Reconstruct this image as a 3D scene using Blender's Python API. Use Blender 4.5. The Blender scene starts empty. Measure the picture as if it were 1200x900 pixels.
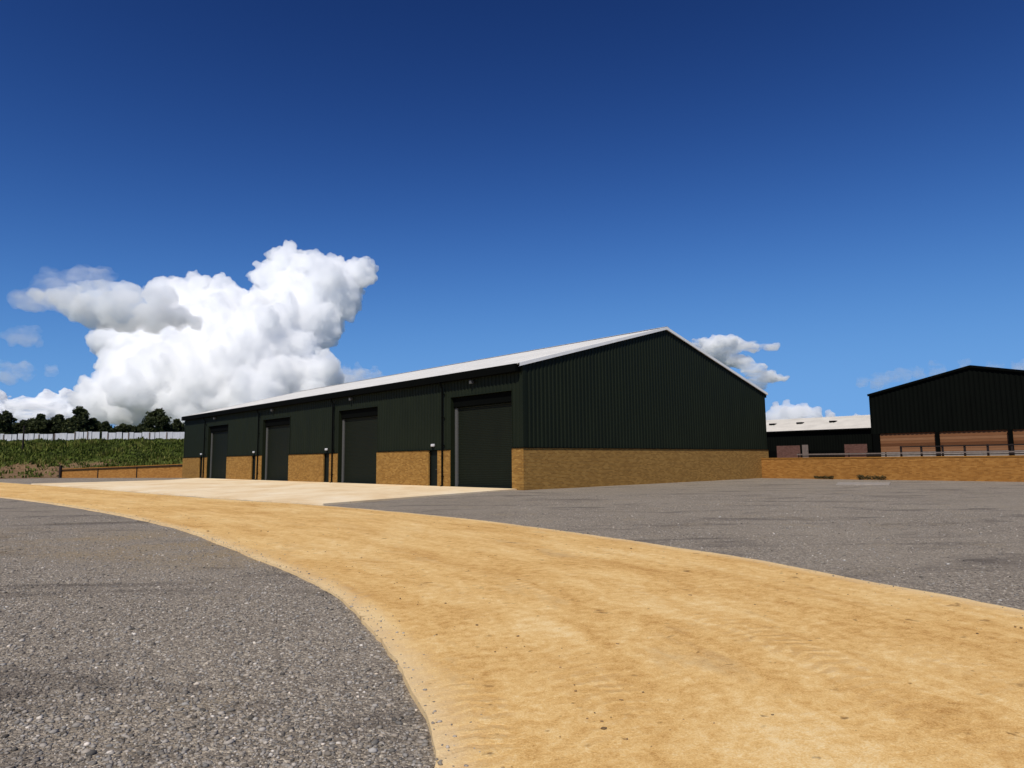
import bpy, bmesh, math, random
import numpy as np
from mathutils import Vector, Matrix, noise as mnoise

random.seed(7)
rng = np.random.default_rng(11)
R = math.radians
scene = bpy.context.scene
col = scene.collection

# ------------------------------------------------------------------ layout
CAM_H = 1.5
F_PX, PITCH, ROLL = 804.8, 0.11085, -0.00999          # in a 1200 px wide frame
YAW = 0.82192                                          # main building
CX, CY, L, W = 0.5526, 35.4008, 52.4, 25.86
HE, HR, HB = 6.51, 9.96, 2.13
BAY = 13.1
C2 = np.array([CX, CY])
XL = np.array([math.cos(YAW), -math.sin(YAW)])         # along the facade, to the right and nearer
YL = np.array([math.sin(YAW), math.cos(YAW)])          # into the building

cp, sp = math.cos(PITCH), math.sin(PITCH)
cr, sr = math.cos(ROLL), math.sin(ROLL)
fw = np.array([0, cp, sp]); up0 = np.array([0, -sp, cp]); rt0 = np.array([1.0, 0, 0])
rt = cr * rt0 + sr * up0
up = -sr * rt0 + cr * up0


def ray(px, py):
    d = rt * (px - 600) / F_PX - up * (py - 450) / F_PX + fw
    return d


def at(px, py, Y):
    """the point at distance Y in front of the viewpoint (layout survey)"""
    d = ray(px, py)
    return d * (Y / d[1]) + np.array([0, 0, CAM_H])


def ground(px, py, z=0.0):
    d = ray(px, py)
    t = (z - CAM_H) / d[2]
    return (d * t)[:2]


# ------------------------------------------------------------------ object helpers
def tag(o, label=None, cat=None, group=None, kind=None):
    if label: o['label'] = label
    if cat: o['category'] = cat
    if group: o['group'] = group
    if kind: o['kind'] = kind
    return o


def empty(name, loc, rz=0.0, label=None, cat=None, group=None):
    o = bpy.data.objects.new(name, None)
    col.objects.link(o)
    o.location = loc
    o.rotation_euler = (0, 0, rz)
    o.empty_display_size = 0.3
    return tag(o, label, cat, group)


class MB:
    def __init__(s):
        s.v = []; s.f = []

    def quad(s, *p):
        i = len(s.v)
        s.v += [tuple(map(float, q)) for q in p]
        s.f.append(tuple(range(i, i + len(p))))

    def box(s, x0, x1, y0, y1, z0, z1):
        i = len(s.v)
        s.v += [(x0, y0, z0), (x1, y0, z0), (x1, y1, z0), (x0, y1, z0), (x0, y0, z1), (x1, y0, z1), (x1, y1, z1), (x0, y1, z1)]
        for q in ((0, 3, 2, 1), (4, 5, 6, 7), (0, 1, 5, 4), (1, 2, 6, 5), (2, 3, 7, 6), (3, 0, 4, 7)):
            s.f.append(tuple(i + k for k in q))

    def beam(s, a, b, w, h):
        """rectangular bar from a to b, w wide horizontally, h high"""
        a = np.array(a, float); b = np.array(b, float)
        d = b - a; d /= np.linalg.norm(d)
        ref = np.array([0, 0, 1.0]) if abs(d[2]) < .95 else np.array([0, 1.0, 0])
        n = np.cross(d, ref); n /= np.linalg.norm(n)
        u = np.cross(n, d)
        i = len(s.v)
        for q in (a, b):
            for (e, g) in ((-1, -1), (1, -1), (1, 1), (-1, 1)):
                s.v.append(tuple(q + n * e * w / 2 + u * g * h / 2))
        for q in ((3, 2, 1, 0), (4, 5, 6, 7), (0, 1, 5, 4), (1, 2, 6, 5), (2, 3, 7, 6), (3, 0, 4, 7)):
            s.f.append(tuple(i + k for k in q))

    def tube(s, pts, rad, n=8, cap=True):
        pts = [np.array(p, float) for p in pts]
        if not hasattr(rad, '__len__'): rad = [rad] * len(pts)
        base = len(s.v)
        for k, p in enumerate(pts):
            d = pts[min(k + 1, len(pts) - 1)] - pts[max(k - 1, 0)]
            d /= np.linalg.norm(d)
            ref = np.array([1.0, 0, 0]) if abs(d[0]) < .9 else np.array([0, 1.0, 0])
            n1 = np.cross(d, ref); n1 /= np.linalg.norm(n1)
            n2 = np.cross(d, n1)
            for j in range(n):
                a = 2 * math.pi * j / n
                s.v.append(tuple(p + rad[k] * (math.cos(a) * n1 + math.sin(a) * n2)))
        for k in range(len(pts) - 1):
            for j in range(n):
                s.f.append((base + k * n + j, base + k * n + (j + 1) % n, base + (k + 1) * n + (j + 1) % n, base + (k + 1) * n + j))
        if cap:
            s.f.append(tuple(base + j for j in range(n)))
            s.f.append(tuple(base + (len(pts) - 1) * n + n - 1 - j for j in range(n)))

    def build(s, name, mat, parent=None, bevel=0.0, smooth=False, uv=True):
        me = bpy.data.meshes.new(name)
        me.from_pydata(s.v, [], s.f)
        me.update()
        if uv:
            lay = me.uv_layers.new(name='UVMap')
            for p in me.polygons:
                n = p.normal
                ax = max(range(3), key=lambda k: abs(n[k]))
                for li in p.loop_indices:
                    c = me.vertices[me.loops[li].vertex_index].co
                    lay.data[li].uv = (c.y, c.z) if ax == 0 else ((c.x, c.z) if ax == 1 else (c.x, c.y))
        me.materials.append(mat)
        if smooth:
            for p in me.polygons: p.use_smooth = True
        o = bpy.data.objects.new(name, me)
        col.objects.link(o)
        if parent: o.parent = parent
        if bevel:
            m = o.modifiers.new('Bevel', 'BEVEL'); m.width = bevel; m.segments = 2; m.limit_method = 'ANGLE'
        return o


def copy_tree(o, parent=None):
    c = o.copy(); col.objects.link(c); c.parent = parent
    for ch in list(o.children): copy_tree(ch, c)
    return c


# ------------------------------------------------------------------ materials
class NT:
    def __init__(s, name):
        s.m = bpy.data.materials.new(name); s.m.use_nodes = True
        s.t = s.m.node_tree; s.n = s.t.nodes; s.n.clear()
        s.out = s.n.new('ShaderNodeOutputMaterial')
        s.b = s.n.new('ShaderNodeBsdfPrincipled')
        s.t.links.new(s.b.outputs[0], s.out.inputs[0])
        s.tc = s.n.new('ShaderNodeTexCoord')

    def link(s, a, b): s.t.links.new(a, b)

    def setin(s, sock, v):
        if isinstance(v, bpy.types.NodeSocket): s.link(v, sock)
        elif isinstance(v, (tuple, list)) and len(v) == 3 and sock.type == 'RGBA': sock.default_value = (*v, 1)
        else: sock.default_value = v

    def mapping(s, src, scale=(1, 1, 1), loc=(0, 0, 0), rot=(0, 0, 0)):
        n = s.n.new('ShaderNodeMapping'); s.link(src, n.inputs[0])
        n.inputs['Scale'].default_value = scale; n.inputs['Location'].default_value = loc
        n.inputs['Rotation'].default_value = rot
        return n.outputs[0]

    def noise(s, src, scale, detail=4, rough=.55, dist=0.0, color=False):
        n = s.n.new('ShaderNodeTexNoise'); s.link(src, n.inputs['Vector'])
        n.inputs['Scale'].default_value = scale; n.inputs['Detail'].default_value = detail
        n.inputs['Roughness'].default_value = rough; n.inputs['Distortion'].default_value = dist
        return n.outputs[1 if color else 0]

    def voronoi(s, src, scale, out='Color', feature='F1', rand=1.0):
        n = s.n.new('ShaderNodeTexVoronoi'); s.link(src, n.inputs['Vector'])
        n.feature = feature
        n.inputs['Scale'].default_value = scale; n.inputs['Randomness'].default_value = rand
        return n.outputs[out]

    def ramp(s, fac, stops, interp='LINEAR'):
        n = s.n.new('ShaderNodeValToRGB'); s.link(fac, n.inputs[0])
        n.color_ramp.interpolation = interp
        el = n.color_ramp.elements
        while len(el) < len(stops): el.new(.5)
        for e, (p, c) in zip(el, stops):
            e.position = p
            e.color = (*c, 1) if hasattr(c, '__len__') else (c, c, c, 1)
        return n.outputs[0]

    def mix(s, fac, a, b, mode='MIX'):
        n = s.n.new('ShaderNodeMix'); n.data_type = 'RGBA'; n.blend_type = mode
        s.setin(n.inputs[0], fac); s.setin(n.inputs[6], a); s.setin(n.inputs[7], b)
        return n.outputs[2]

    def math(s, op, a, b=0.0, c=0.0, clamp=False):
        n = s.n.new('ShaderNodeMath'); n.operation = op; n.use_clamp = clamp
        s.setin(n.inputs[0], a); s.setin(n.inputs[1], b); s.setin(n.inputs[2], c)
        return n.outputs[0]

    def sep(s, src):
        n = s.n.new('ShaderNodeSeparateXYZ'); s.link(src, n.inputs[0]); return n.outputs

    def bump(s, h, strength=.5, dist=.02, normal=None):
        n = s.n.new('ShaderNodeBump'); s.link(h, n.inputs['Height'])
        n.inputs['Strength'].default_value = strength; n.inputs['Distance'].default_value = dist
        if normal is not None: s.link(normal, n.inputs['Normal'])
        return n.outputs[0]

    def done(s, color, rough=.8, normal=None, spec=.5, metal=0.0):
        s.setin(s.b.inputs['Base Color'], color); s.setin(s.b.inputs['Roughness'], rough)
        s.b.inputs['Specular IOR Level'].default_value = spec
        s.b.inputs['Metallic'].default_value = metal
        if normal is not None: s.link(normal, s.b.inputs['Normal'])
        return s.m


def mat_paint(name, c, var=.25, rough=.5, spec=.4, scale=.6, streak=True, metal=0.0):
    t = NT(name)
    obj = t.tc.outputs['Object']
    n1 = t.noise(t.mapping(obj, (1, 1, .25 if streak else 1)), scale * 2, 6, .6)
    n2 = t.noise(obj, scale * 14, 3, .6)
    f = t.math('ADD', t.math('MULTIPLY', n1, .7), t.math('MULTIPLY', n2, .3))
    cc = t.ramp(f, [(.3, tuple(x * (1 - var) for x in c)), (.7, tuple(x * (1 + var) for x in c))])
    rr = t.math('MULTIPLY_ADD', n1, .25, rough - .12)
    return t.done(cc, rr, t.bump(n2, .05, .01), spec, metal)


def mat_brick(name, tones, mortar, bw=.225, bh=.075, rough=.9):
    t = NT(name)
    uv = t.tc.outputs['UV']
    n = t.n.new('ShaderNodeTexBrick'); t.link(uv, n.inputs['Vector'])
    n.inputs['Scale'].default_value = 1
    n.inputs['Brick Width'].default_value = bw; n.inputs['Row Height'].default_value = bh
    n.inputs['Mortar Size'].default_value = .006; n.inputs['Mortar Smooth'].default_value = .3
    n.inputs['Bias'].default_value = 0
    n.inputs['Color1'].default_value = (0, 0, 0, 1); n.inputs['Color2'].default_value = (1, 1, 1, 1)
    n.inputs['Mortar'].default_value = (.5, .5, .5, 1)
    ns = t.noise(uv, .9, 5, .6)
    n3 = t.noise(t.mapping(uv, (1.1, 6.7, 1)), 2.2, 5, .72)
    n4 = t.noise(t.mapping(uv, (.12, 5.5, 1)), 1.6, 4, .7)
    f = t.math('ADD', t.math('MULTIPLY', n.outputs['Color'], .28), t.math('ADD', t.math('MULTIPLY', ns, .22), t.math('ADD', t.math('MULTIPLY', n3, .30), t.math('MULTIPLY', n4, .26))))
    cc = t.ramp(f, [(.25, tones[0]), (.52, tones[1]), (.8, tones[2])])
    cc = t.mix(n.outputs['Fac'], cc, mortar)
    h = t.math('ADD', t.math('MULTIPLY', n.outputs['Fac'], -1.0), t.math('MULTIPLY', n3, .6))
    return t.done(cc, rough, t.bump(h, .7, .012), .2)


M = {}
M['clad'] = mat_paint('green_cladding_paint', (.0084, .0120, .0056), .2, .6, .12)
M['clad_far'] = mat_paint('black_green_cladding_paint', (.0028, .0036, .0026), .3, .75, .04)
M['trim_dark'] = mat_paint('black_trim_paint', (.0022, .0026, .0022), .2, .8, .03)
M['shutter'] = mat_paint('shutter_paint', (.0074, .0100, .0056), .2, .6, .1)
M['door'] = mat_paint('door_paint', (.006, .009, .007), .2, .6, .1)
M['steel'] = mat_paint('galvanised_steel', (.075, .075, .073), .2, .65, .15)
M['white'] = mat_paint('white_paint', (.50, .50, .52), .22, .6, .3, 2.2)
M['roofsheet'] = mat_paint('pale_roof_sheet', (.62, .60, .56), .12, .75, .25, .3, False)
M['roofcream'] = mat_paint('cream_roof_sheet', (.58, .54, .47), .16, .8, .2, .3, False)
M['verge'] = mat_paint('verge_paint', (.80, .79, .75), .1, .6, .3)
M['brick'] = mat_brick('buff_brick', [(.150, .066, .013), (.255, .128, .026), (.39, .220, .058)], (.30, .20, .075))
M['brick_wall'] = mat_brick('ochre_brick', [(.19, .074, .013), (.325, .140, .028), (.45, .22, .055)], (.34, .19, .07))
M['brick_red'] = mat_brick('red_brick', [(.07, .03, .02), (.12, .055, .04), (.17, .09, .07)], (.17, .12, .10))
M['coping'] = mat_paint('coping_brick', (.30, .14, .03), .3, .9, .2, 2.0, False)
M['rust'] = mat_paint('dark_stained_rail', (.018, .012, .010), .35, .75, .2, 3)
M['rail_pale'] = mat_paint('weathered_pale_rail', (.16, .125, .105), .25, .8, .2, 3)
M['concrete_pale'] = mat_paint('pale_concrete', (.30, .26, .22), .25, .9, .2, 2, False)


def mat_boards():
    t = NT('brown_boards')
    uv = t.tc.outputs['UV']
    s = t.sep(uv)
    row = t.math('DIVIDE', s[1], .24)
    fr = t.math('FRACT', row)
    gap = t.ramp(fr, [(0, 0.0), (.07, 1.0), (.95, 1.0), (1, 0.0)])
    wn = t.n.new('ShaderNodeTexWhiteNoise'); wn.noise_dimensions = '1D'
    t.link(t.math('FLOOR', row), wn.inputs['W'])
    g = t.noise(t.mapping(uv, (.5, 9, 1)), 2.4, 5, .65)
    f = t.math('ADD', t.math('MULTIPLY', wn.outputs[0], .5), t.math('MULTIPLY', g, .5))
    c = t.ramp(f, [(.2, (.105, .040, .015)), (.5, (.185, .078, .032)), (.8, (.27, .135, .065))])
    c = t.mix(gap, (.03, .018, .012), c)
    return t.done(c, .9, t.bump(t.math('ADD', gap, t.math('MULTIPLY', g, .3)), .6, .02), .2)


M['boards'] = mat_boards()


def mat_gravel():
    t = NT('grey_gravel')
    p = t.tc.outputs['Object']
    # two sizes of stone, each stone its own tone
    vc1 = t.sep(t.voronoi(p, 38))[0]
    vc2 = t.sep(t.voronoi(p, 95))[1]
    vd1 = t.voronoi(p, 38, 'Distance')
    vd2 = t.voronoi(p, 95, 'Distance')
    f = t.math('ADD', t.math('MULTIPLY', vc1, .55), t.math('MULTIPLY', vc2, .45))
    c = t.ramp(f, [(0.05, (0.083, 0.068, 0.051)), (0.35, (0.195, 0.160, 0.122)), (0.6, (0.285, 0.237, 0.181)), (0.8, (0.413, 0.348, 0.266)), (0.93, (0.630, 0.547, 0.419)), (1, (0.750, 0.750, 0.661))])
    # patches worked in by traffic: sand, fines, damp
    big = t.noise(p, .22, 6, .62)
    c = t.mix(t.ramp(big, [(.40, 0.0), (.75, .55)]), c, (.345, .290, .220))
    med = t.noise(t.mapping(p, (.30, .85, 1), rot=(0, 0, R(12))), .9, 6, .68, .6)
    c = t.mix(t.ramp(med, [(.53, 0.0), (.67, .72)]), c, (.085, .068, .055))
    sand = t.noise(p, .55, 5, .7)
    xy = t.sep(p)
    dx = t.math('MULTIPLY', t.math('ADD', xy[0], 6.0), .17); dy = t.math('MULTIPLY', t.math('ADD', xy[1], -12.8), .28)
    sk = t.math('ADD', t.math('MULTIPLY', xy[0], .0), t.math('ADD', dx, dy))
    d2 = t.math('ADD', t.math('MULTIPLY', t.math('ADD', dx, t.math('MULTIPLY', dy, .9)), t.math('ADD', dx, t.math('MULTIPLY', dy, .9))), t.math('MULTIPLY', t.math('MULTIPLY', dy, dy), .5))
    spill = t.math('MULTIPLY', t.ramp(d2, [(.0, 1.0), (.75, 0.0)]), t.ramp(sand, [(.40, 0.0), (.60, .7)]))
    c = t.mix(spill, c, (.33, .235, .115))
    c = t.mix(t.ramp(t.noise(p, .8, 4, .6), [(.56, 0.0), (.72, .34)]), c, (.33, .255, .15))
    h = t.math('ADD', t.math('MULTIPLY', vd1, -1.0), t.math('ADD', t.math('MULTIPLY', vd2, -.5), t.math('MULTIPLY', vc1, .5)))
    return t.done(c, .88, t.bump(h, .9, .016), .25)


M['gravel'] = mat_gravel()


def mat_road():
    t = NT('ochre_dusted_concrete')
    uv = t.tc.outputs['UV']            # u metres along, v metres from the left edge (0..6.2)
    p = t.tc.outputs['Object']
    s = t.sep(uv)
    fine = t.noise(p, 55, 4, .7)
    mid = t.noise(t.mapping(uv, (.35, 1.0, 1)), 2.2, 6, .66, .5)
    big = t.noise(t.mapping(uv, (.25, .8, 1)), .7, 5, .6)
    mott = t.noise(t.mapping(uv, (1.0, .75, 1)), 9.0, 6, .72, .3)
    gr = t.sep(t.voronoi(p, 150))[0]
    f = t.math('ADD', t.math('MULTIPLY', mid, .27), t.math('ADD', t.math('MULTIPLY', big, .24), t.math('ADD', t.math('MULTIPLY', fine, .14), t.math('ADD', t.math('MULTIPLY', mott, .36), t.math('MULTIPLY', gr, .09)))))
    c = t.ramp(f, [(.41, (.40, .198, .052)), (.50, (.63, .365, .120)), (.575, (.77, .495, .190)), (.66, (.86, .64, .33))])
    # tyre tread: short bars across wandering wheel lines, pressed in only here and there
    wob_ = t.math('MULTIPLY', t.math('SUBTRACT', t.noise(t.mapping(uv, (.18, .02, 1)), 1.0, 2, .5), .5), 1.6)
    vv = t.math('ADD', s[1], wob_)
    lanef = t.math('FRACT', t.math('DIVIDE', vv, .92))
    lane = t.ramp(lanef, [(.0, 0.0), (.10, 1.0), (.52, 1.0), (.62, 0.0)])
    chev = t.math('ABSOLUTE', t.math('SUBTRACT', lanef, .31))
    jit = t.noise(uv, 3.0, 3, .6)
    ph = t.math('ADD', t.math('DIVIDE', s[0], .15), t.math('ADD', t.math('MULTIPLY', chev, 1.7), t.math('MULTIPLY', jit, 2.2)))
    bars = t.ramp(t.math('FRACT', ph), [(.0, 0.0), (.18, 1.0), (.48, 1.0), (.66, 0.0)])
    pres = t.ramp(t.noise(t.mapping(uv, (.45, .8, 1), (2, 4, 0)), 1.0, 4, .6), [(.42, 0.0), (.66, 1.0)])
    tread = t.math('MULTIPLY', t.math('MULTIPLY', lane, pres), t.math('MULTIPLY', bars, t.ramp(mott, [(.38, .1), (.58, 1.0)])))
    c = t.mix(t.math('MULTIPLY', tread, .48), c, (.46, .235, .070))
    # cleaner concrete towards the rims
    ed = t.math('MINIMUM', s[1], t.math('SUBTRACT', 6.2, s[1]))
    edn = t.math('ADD', ed, t.math('MULTIPLY', t.math('SUBTRACT', mott, .5), .8))
    c = t.mix(t.ramp(edn, [(.0, .5), (.30, 0.0)]), c, (.80, .64, .40))
    # grey scuffs and dark mud spots
    sc = t.noise(t.mapping(uv, (.5, 1.2, 1), (7, 3, 0)), .8, 5, .7)
    c = t.mix(t.ramp(sc, [(.60, 0.0), (.75, .45)]), c, (.47, .36, .21))
    sp = t.noise(t.mapping(uv, (1.25, 1, 1), (3, 9, 0)), 2.6, 3, .6)
    c = t.mix(t.ramp(sp, [(.655, 0.0), (.735, .72)]), c, (.17, .080, .022))
    sp2 = t.noise(t.mapping(uv, (1.2, 1, 1), (13, 5, 0)), 7.5, 2, .5)
    c = t.mix(t.ramp(sp2, [(.70, 0.0), (.76, .7)]), c, (.15, .070, .020))
    h = t.math('ADD', t.math('MULTIPLY', fine, .35), t.math('ADD', t.math('MULTIPLY', mott, .7), t.math('ADD', t.math('MULTIPLY', gr, .25), t.math('MULTIPLY', tread, -.5))))
    return t.done(c, .92, t.bump(h, .6, .022), .12)


M['road'] = mat_road()


def mat_apron():
    t = NT('pale_brushed_concrete')
    p = t.tc.outputs['Object']
    fine = t.noise(p, 40, 4, .7)
    big = t.noise(t.mapping(p, (1, .5, 1), rot=(0, 0, R(45))), .35, 6, .62)
    f = t.math('ADD', t.math('MULTIPLY', big, .8), t.math('MULTIPLY', fine, .2))
    c = t.ramp(f, [(.34, (.70, .49, .26)), (.5, (.82, .64, .40)), (.66, (.88, .74, .52))])
    st = t.noise(p, .9, 5, .7)
    c = t.mix(t.ramp(st, [(.56, 0.0), (.74, .4)]), c, (.46, .32, .17))
    # sawn joints every 4.4 m, square to the building
    q = t.sep(t.mapping(p, rot=(0, 0, YAW)))
    for k in (0, 1):
        fr = t.math('FRACT', t.math('DIVIDE', q[k], 4.37))
        j = t.ramp(fr, [(0, 1.0), (.006, 0.0), (.994, 0.0), (1, 1.0)])
        c = t.mix(t.math('MULTIPLY', j, .5), c, (.25, .18, .10))
    return t.done(c, .9, t.bump(fine, .3, .01), .2)


M['apron'] = mat_apron()


def mat_bank():
    t = NT('bank_soil_and_grass')
    p = t.tc.outputs['Object']
    z = t.sep(p)[2]
    n = t.noise(p, .35, 6, .65); n2 = t.noise(p, 3.5, 5, .7)
    soil = t.ramp(n2, [(.3, (.09, .052, .026)), (.55, (.20, .125, .068)), (.75, (.31, .215, .14))])
    grass = t.ramp(n2, [(.3, (.028, .042, .008)), (.55, (.07, .095, .016)), (.75, (.12, .125, .03))])
    f = t.math('ADD', z, t.math('MULTIPLY', t.math('SUBTRACT', n, .5), 2.6))
    c = t.mix(t.ramp(t.math('DIVIDE', f, 5), [(.31, 0.0), (.43, 1.0)]), soil, grass)
    return t.done(c, .95, t.bump(n2, .8, .15), .1)


M['bank'] = mat_bank()


def mat_leaf(name, dark, midc, light, attr='tone'):
    t = NT(name)
    a = t.n.new('ShaderNodeAttribute'); a.attribute_name = attr
    c = t.ramp(a.outputs['Fac'], [(0, dark), (.5, midc), (1, light)])
    t.b.inputs['Subsurface Weight'].default_value = 0
    m = t.done(c, .75, None, .2)
    tr = t.n.new('ShaderNodeBsdfTranslucent'); t.link(c, tr.inputs[0])
    mx = t.n.new('ShaderNodeMixShader'); mx.inputs[0].default_value = .25
    t.link(t.b.outputs[0], mx.inputs[1]); t.link(tr.outputs[0], mx.inputs[2]); t.link(mx.outputs[0], t.out.inputs[0])
    return m


M['leaf'] = mat_leaf('tree_leaves', (.014, .019, .008), (.032, .042, .014), (.080, .088, .026))
M['weed'] = mat_leaf('bank_weeds', (.030, .040, .007), (.092, .125, .016), (.19, .175, .045))
M['dry_weed'] = mat_leaf('dry_weeds', (.035, .030, .010), (.075, .058, .020), (.13, .09, .035))
M['bark'] = mat_paint('bark', (.06, .045, .032), .4, .9, .1, 4, True)


def mat_attr(name, rough=.85):
    t = NT(name)
    a = t.n.new('ShaderNodeVertexColor'); a.layer_name = 'tone'
    p = t.tc.outputs['Object']
    c = t.mix(.35, a.outputs[0], t.ramp(t.noise(p, 120, 3), [(.3, .35), (.7, 1.0)]), 'MULTIPLY')
    med = t.noise(t.mapping(p, (.30, .85, 1), rot=(0, 0, R(12))), .9, 6, .68, .6)
    c = t.mix(t.ramp(med, [(.53, 0.0), (.66, .66)]), c, t.mix(1.0, c, (.33, .30, .28), 'MULTIPLY'))
    return t.done(c, rough, None, .25)


M['stone'] = mat_attr('loose_stone')

# ------------------------------------------------------------------ fast mesh
def np_mesh(name, verts, faces, mat, tone=None, colour=None, kind=None, parent=None):
    """verts (n,3), faces (m,k) all the same size; tone/colour per vertex"""
    me = bpy.data.meshes.new(name)
    n, m, k = len(verts), len(faces), faces.shape[1]
    me.vertices.add(n); me.vertices.foreach_set('co', np.asarray(verts, np.float32).ravel())
    me.loops.add(m * k); me.loops.foreach_set('vertex_index', np.asarray(faces, np.int32).ravel())
    me.polygons.add(m)
    me.polygons.foreach_set('loop_start', np.arange(0, m * k, k, dtype=np.int32))
    me.polygons.foreach_set('loop_total', np.full(m, k, np.int32))
    me.update(calc_edges=True)
    if tone is not None:
        a = me.attributes.new('tone', 'FLOAT', 'POINT'); a.data.foreach_set('value', np.asarray(tone, np.float32))
    if colour is not None:
        a = me.color_attributes.new('tone', 'FLOAT_COLOR', 'POINT')
        cc = np.ones((n, 4), np.float32); cc[:, :3] = colour
        a.data.foreach_set('color', cc.ravel())
    me.materials.append(mat)
    o = bpy.data.objects.new(name, me); col.objects.link(o)
    if kind: o['kind'] = kind
    if parent: o.parent = parent
    return o


# ================================================================== GROUND
# far land, one sheet to the horizon
mb = MB(); mb.quad((-6000, -6000, -.35), (6000, -6000, -.35), (6000, 6000, -.35), (-6000, 6000, -.35))
M['land'] = mat_paint('farmland', (.075, .085, .035), .4, .95, .1, .01, False)
tag(mb.build('ground', M['land'], uv=False), kind='structure')


def sheet(name, poly, z, mat, thick=.0, skirt=None):
    bm = bmesh.new()
    vs = [bm.verts.new((x, y, z)) for x, y in poly]
    bm.faces.new(vs)
    if thick:
        lo = [bm.verts.new((x, y, z - thick)) for x, y in poly]
        for i in range(len(vs)):
            j = (i + 1) % len(vs)
            bm.faces.new((vs[i], lo[i], lo[j], vs[j]))
    bmesh.ops.recalc_face_normals(bm, faces=bm.faces)
    me = bpy.data.meshes.new(name); bm.to_mesh(me); bm.free()
    me.materials.append(mat)
    for p in me.polygons:
        pass
    o = bpy.data.objects.new(name, me); col.objects.link(o)
    return tag(o, kind='structure')


# gravel yard: gently uneven grid
def grid_patch(name, xs, ys, zf, mat):
    X, Y = np.meshgrid(xs, ys)
    Z = zf(X, Y)
    v = np.stack([X.ravel(), Y.ravel(), Z.ravel()], 1)
    nx, ny = len(xs), len(ys)
    i = np.arange(nx * ny).reshape(ny, nx)
    f = np.stack([i[:-1, :-1].ravel(), i[:-1, 1:].ravel(), i[1:, 1:].ravel(), i[1:, :-1].ravel()], 1)
    o = np_mesh(name, v, f, mat)
    for p in o.data.polygons: p.use_smooth = True
    return o


def wob(X, Y):
    return (np.sin(X * .9 + 1.3 * np.sin(Y * .37)) * np.sin(Y * .7 + .8 * np.sin(X * .31)) * .5
            + np.sin(X * 2.3 + Y * 1.1) * np.sin(Y * 1.9 - X * .7) * .3)


# ---- the track: left and right rim as surveyed on the ground
Lp = [(5.2, -16), (3.2, -9), (1.5, -4), (.6, -.6), (.0, 1.4), (-.33, 3.1), (-.47, 3.99), (-.66, 4.62), (-1.04, 5.75), (-1.87, 7.65), (-2.86, 9.36), (-4.06, 11.04), (-8.15, 16.59), (-14.44, 23.49), (-24.26, 32.83), (-42, 47.5), (-70, 69)]
Rp = [(12.2, -14), (10, -7.5), (8.2, -2.5), (6.6, 2.0), (5.7, 4.6), (5.25, 5.85), (4.89, 6.8), (4.6, 7.65), (4.16, 8.63), (3.64, 10.07), (2.81, 11.65), (1.64, 13.69), (.35, 15.72), (-1.88, 18.8), (-6.9, 24.3), (-13.36, 30.11), (-27.36, 44.02), (-46, 61.9), (-64, 78)]


def resample(P, n):
    P = np.array(P, float)
    # Catmull-Rom
    out = []
    for i in range(len(P) - 1):
        p0 = P[max(i - 1, 0)]; p1 = P[i]; p2 = P[i + 1]; p3 = P[min(i + 2, len(P) - 1)]
        for t in np.linspace(0, 1, 24, endpoint=False):
            out.append(.5 * (2 * p1 + (p2 - p0) * t + (2 * p0 - 5 * p1 + 4 * p2 - p3) * t * t + (3 * p1 - p0 - 3 * p2 + p3) * t ** 3))
    out.append(P[-1]); out = np.array(out)
    d = np.r_[0, np.cumsum(np.linalg.norm(np.diff(out, axis=0), axis=1))]
    s = np.linspace(0, d[-1], n)
    return np.stack([np.interp(s, d, out[:, k]) for k in (0, 1)], 1)


NU, NV = 900, 26
Lr, Rr = resample(Lp, NU), resample(Rp, NU)
# ragged poured rims, a couple of centimetres either way
for A, ph in ((Lr, 0.0), (Rr, 5.0)):
    for i in range(NU):
        A[i, 0] += .03 * mnoise.noise((A[i, 0] * 1.6, A[i, 1] * 1.6, ph)) + .02 * mnoise.noise((A[i, 0] * 6, A[i, 1] * 6, ph + 9))
cen = (Lr + Rr) / 2
ulen = np.r_[0, np.cumsum(np.linalg.norm(np.diff(cen, axis=0), axis=1))]
ROAD_Z = .022
vt = []; uvs = []
tv = np.linspace(0, 1, NV)
for i in range(NU):
    for j in range(NV):
        q = Lr[i] * (1 - tv[j]) + Rr[i] * tv[j]
        camber = ROAD_Z + .02 * math.sin(math.pi * tv[j])
        vt.append((q[0], q[1], camber + .006 * mnoise.noise((q[0] * .8, q[1] * .8, 2)))); uvs.append((ulen[i], tv[j] * 6.2))
idx = np.arange(NU * NV).reshape(NU, NV)
ff = [tuple(r) for r in np.stack([idx[:-1, :-1].ravel(), idx[:-1, 1:].ravel(), idx[1:, 1:].ravel(), idx[1:, :-1].ravel()], 1)]
nb = len(vt)
for side, A in ((0, Lr), (NV - 1, Rr)):            # the cast edge down into the gravel
    st = len(vt)
    for i in range(NU):
        q = A[i]; out_ = (Lr[i] - Rr[i]); out_ /= np.linalg.norm(out_)
        q = q + out_ * (.012 if side == 0 else -.012)
        vt.append((q[0], q[1], -.12)); uvs.append((ulen[i], 0 if side == 0 else 6.2))
    for i in range(NU - 1):
        a, b = idx[i, side], idx[i + 1, side]
        ff.append((a, b, st + i + 1, st + i) if side == 0 else (b, a, st + i, st + i + 1))
me = bpy.data.meshes.new('road'); me.from_pydata(vt, [], ff); me.update()
lay = me.uv_layers.new(name='UVMap')
for lp in me.loops: lay.data[lp.index].uv = uvs[lp.vertex_index]
me.materials.append(M['road'])
road = bpy.data.objects.new('road', me); col.objects.link(road); tag(road, kind='structure')

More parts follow.
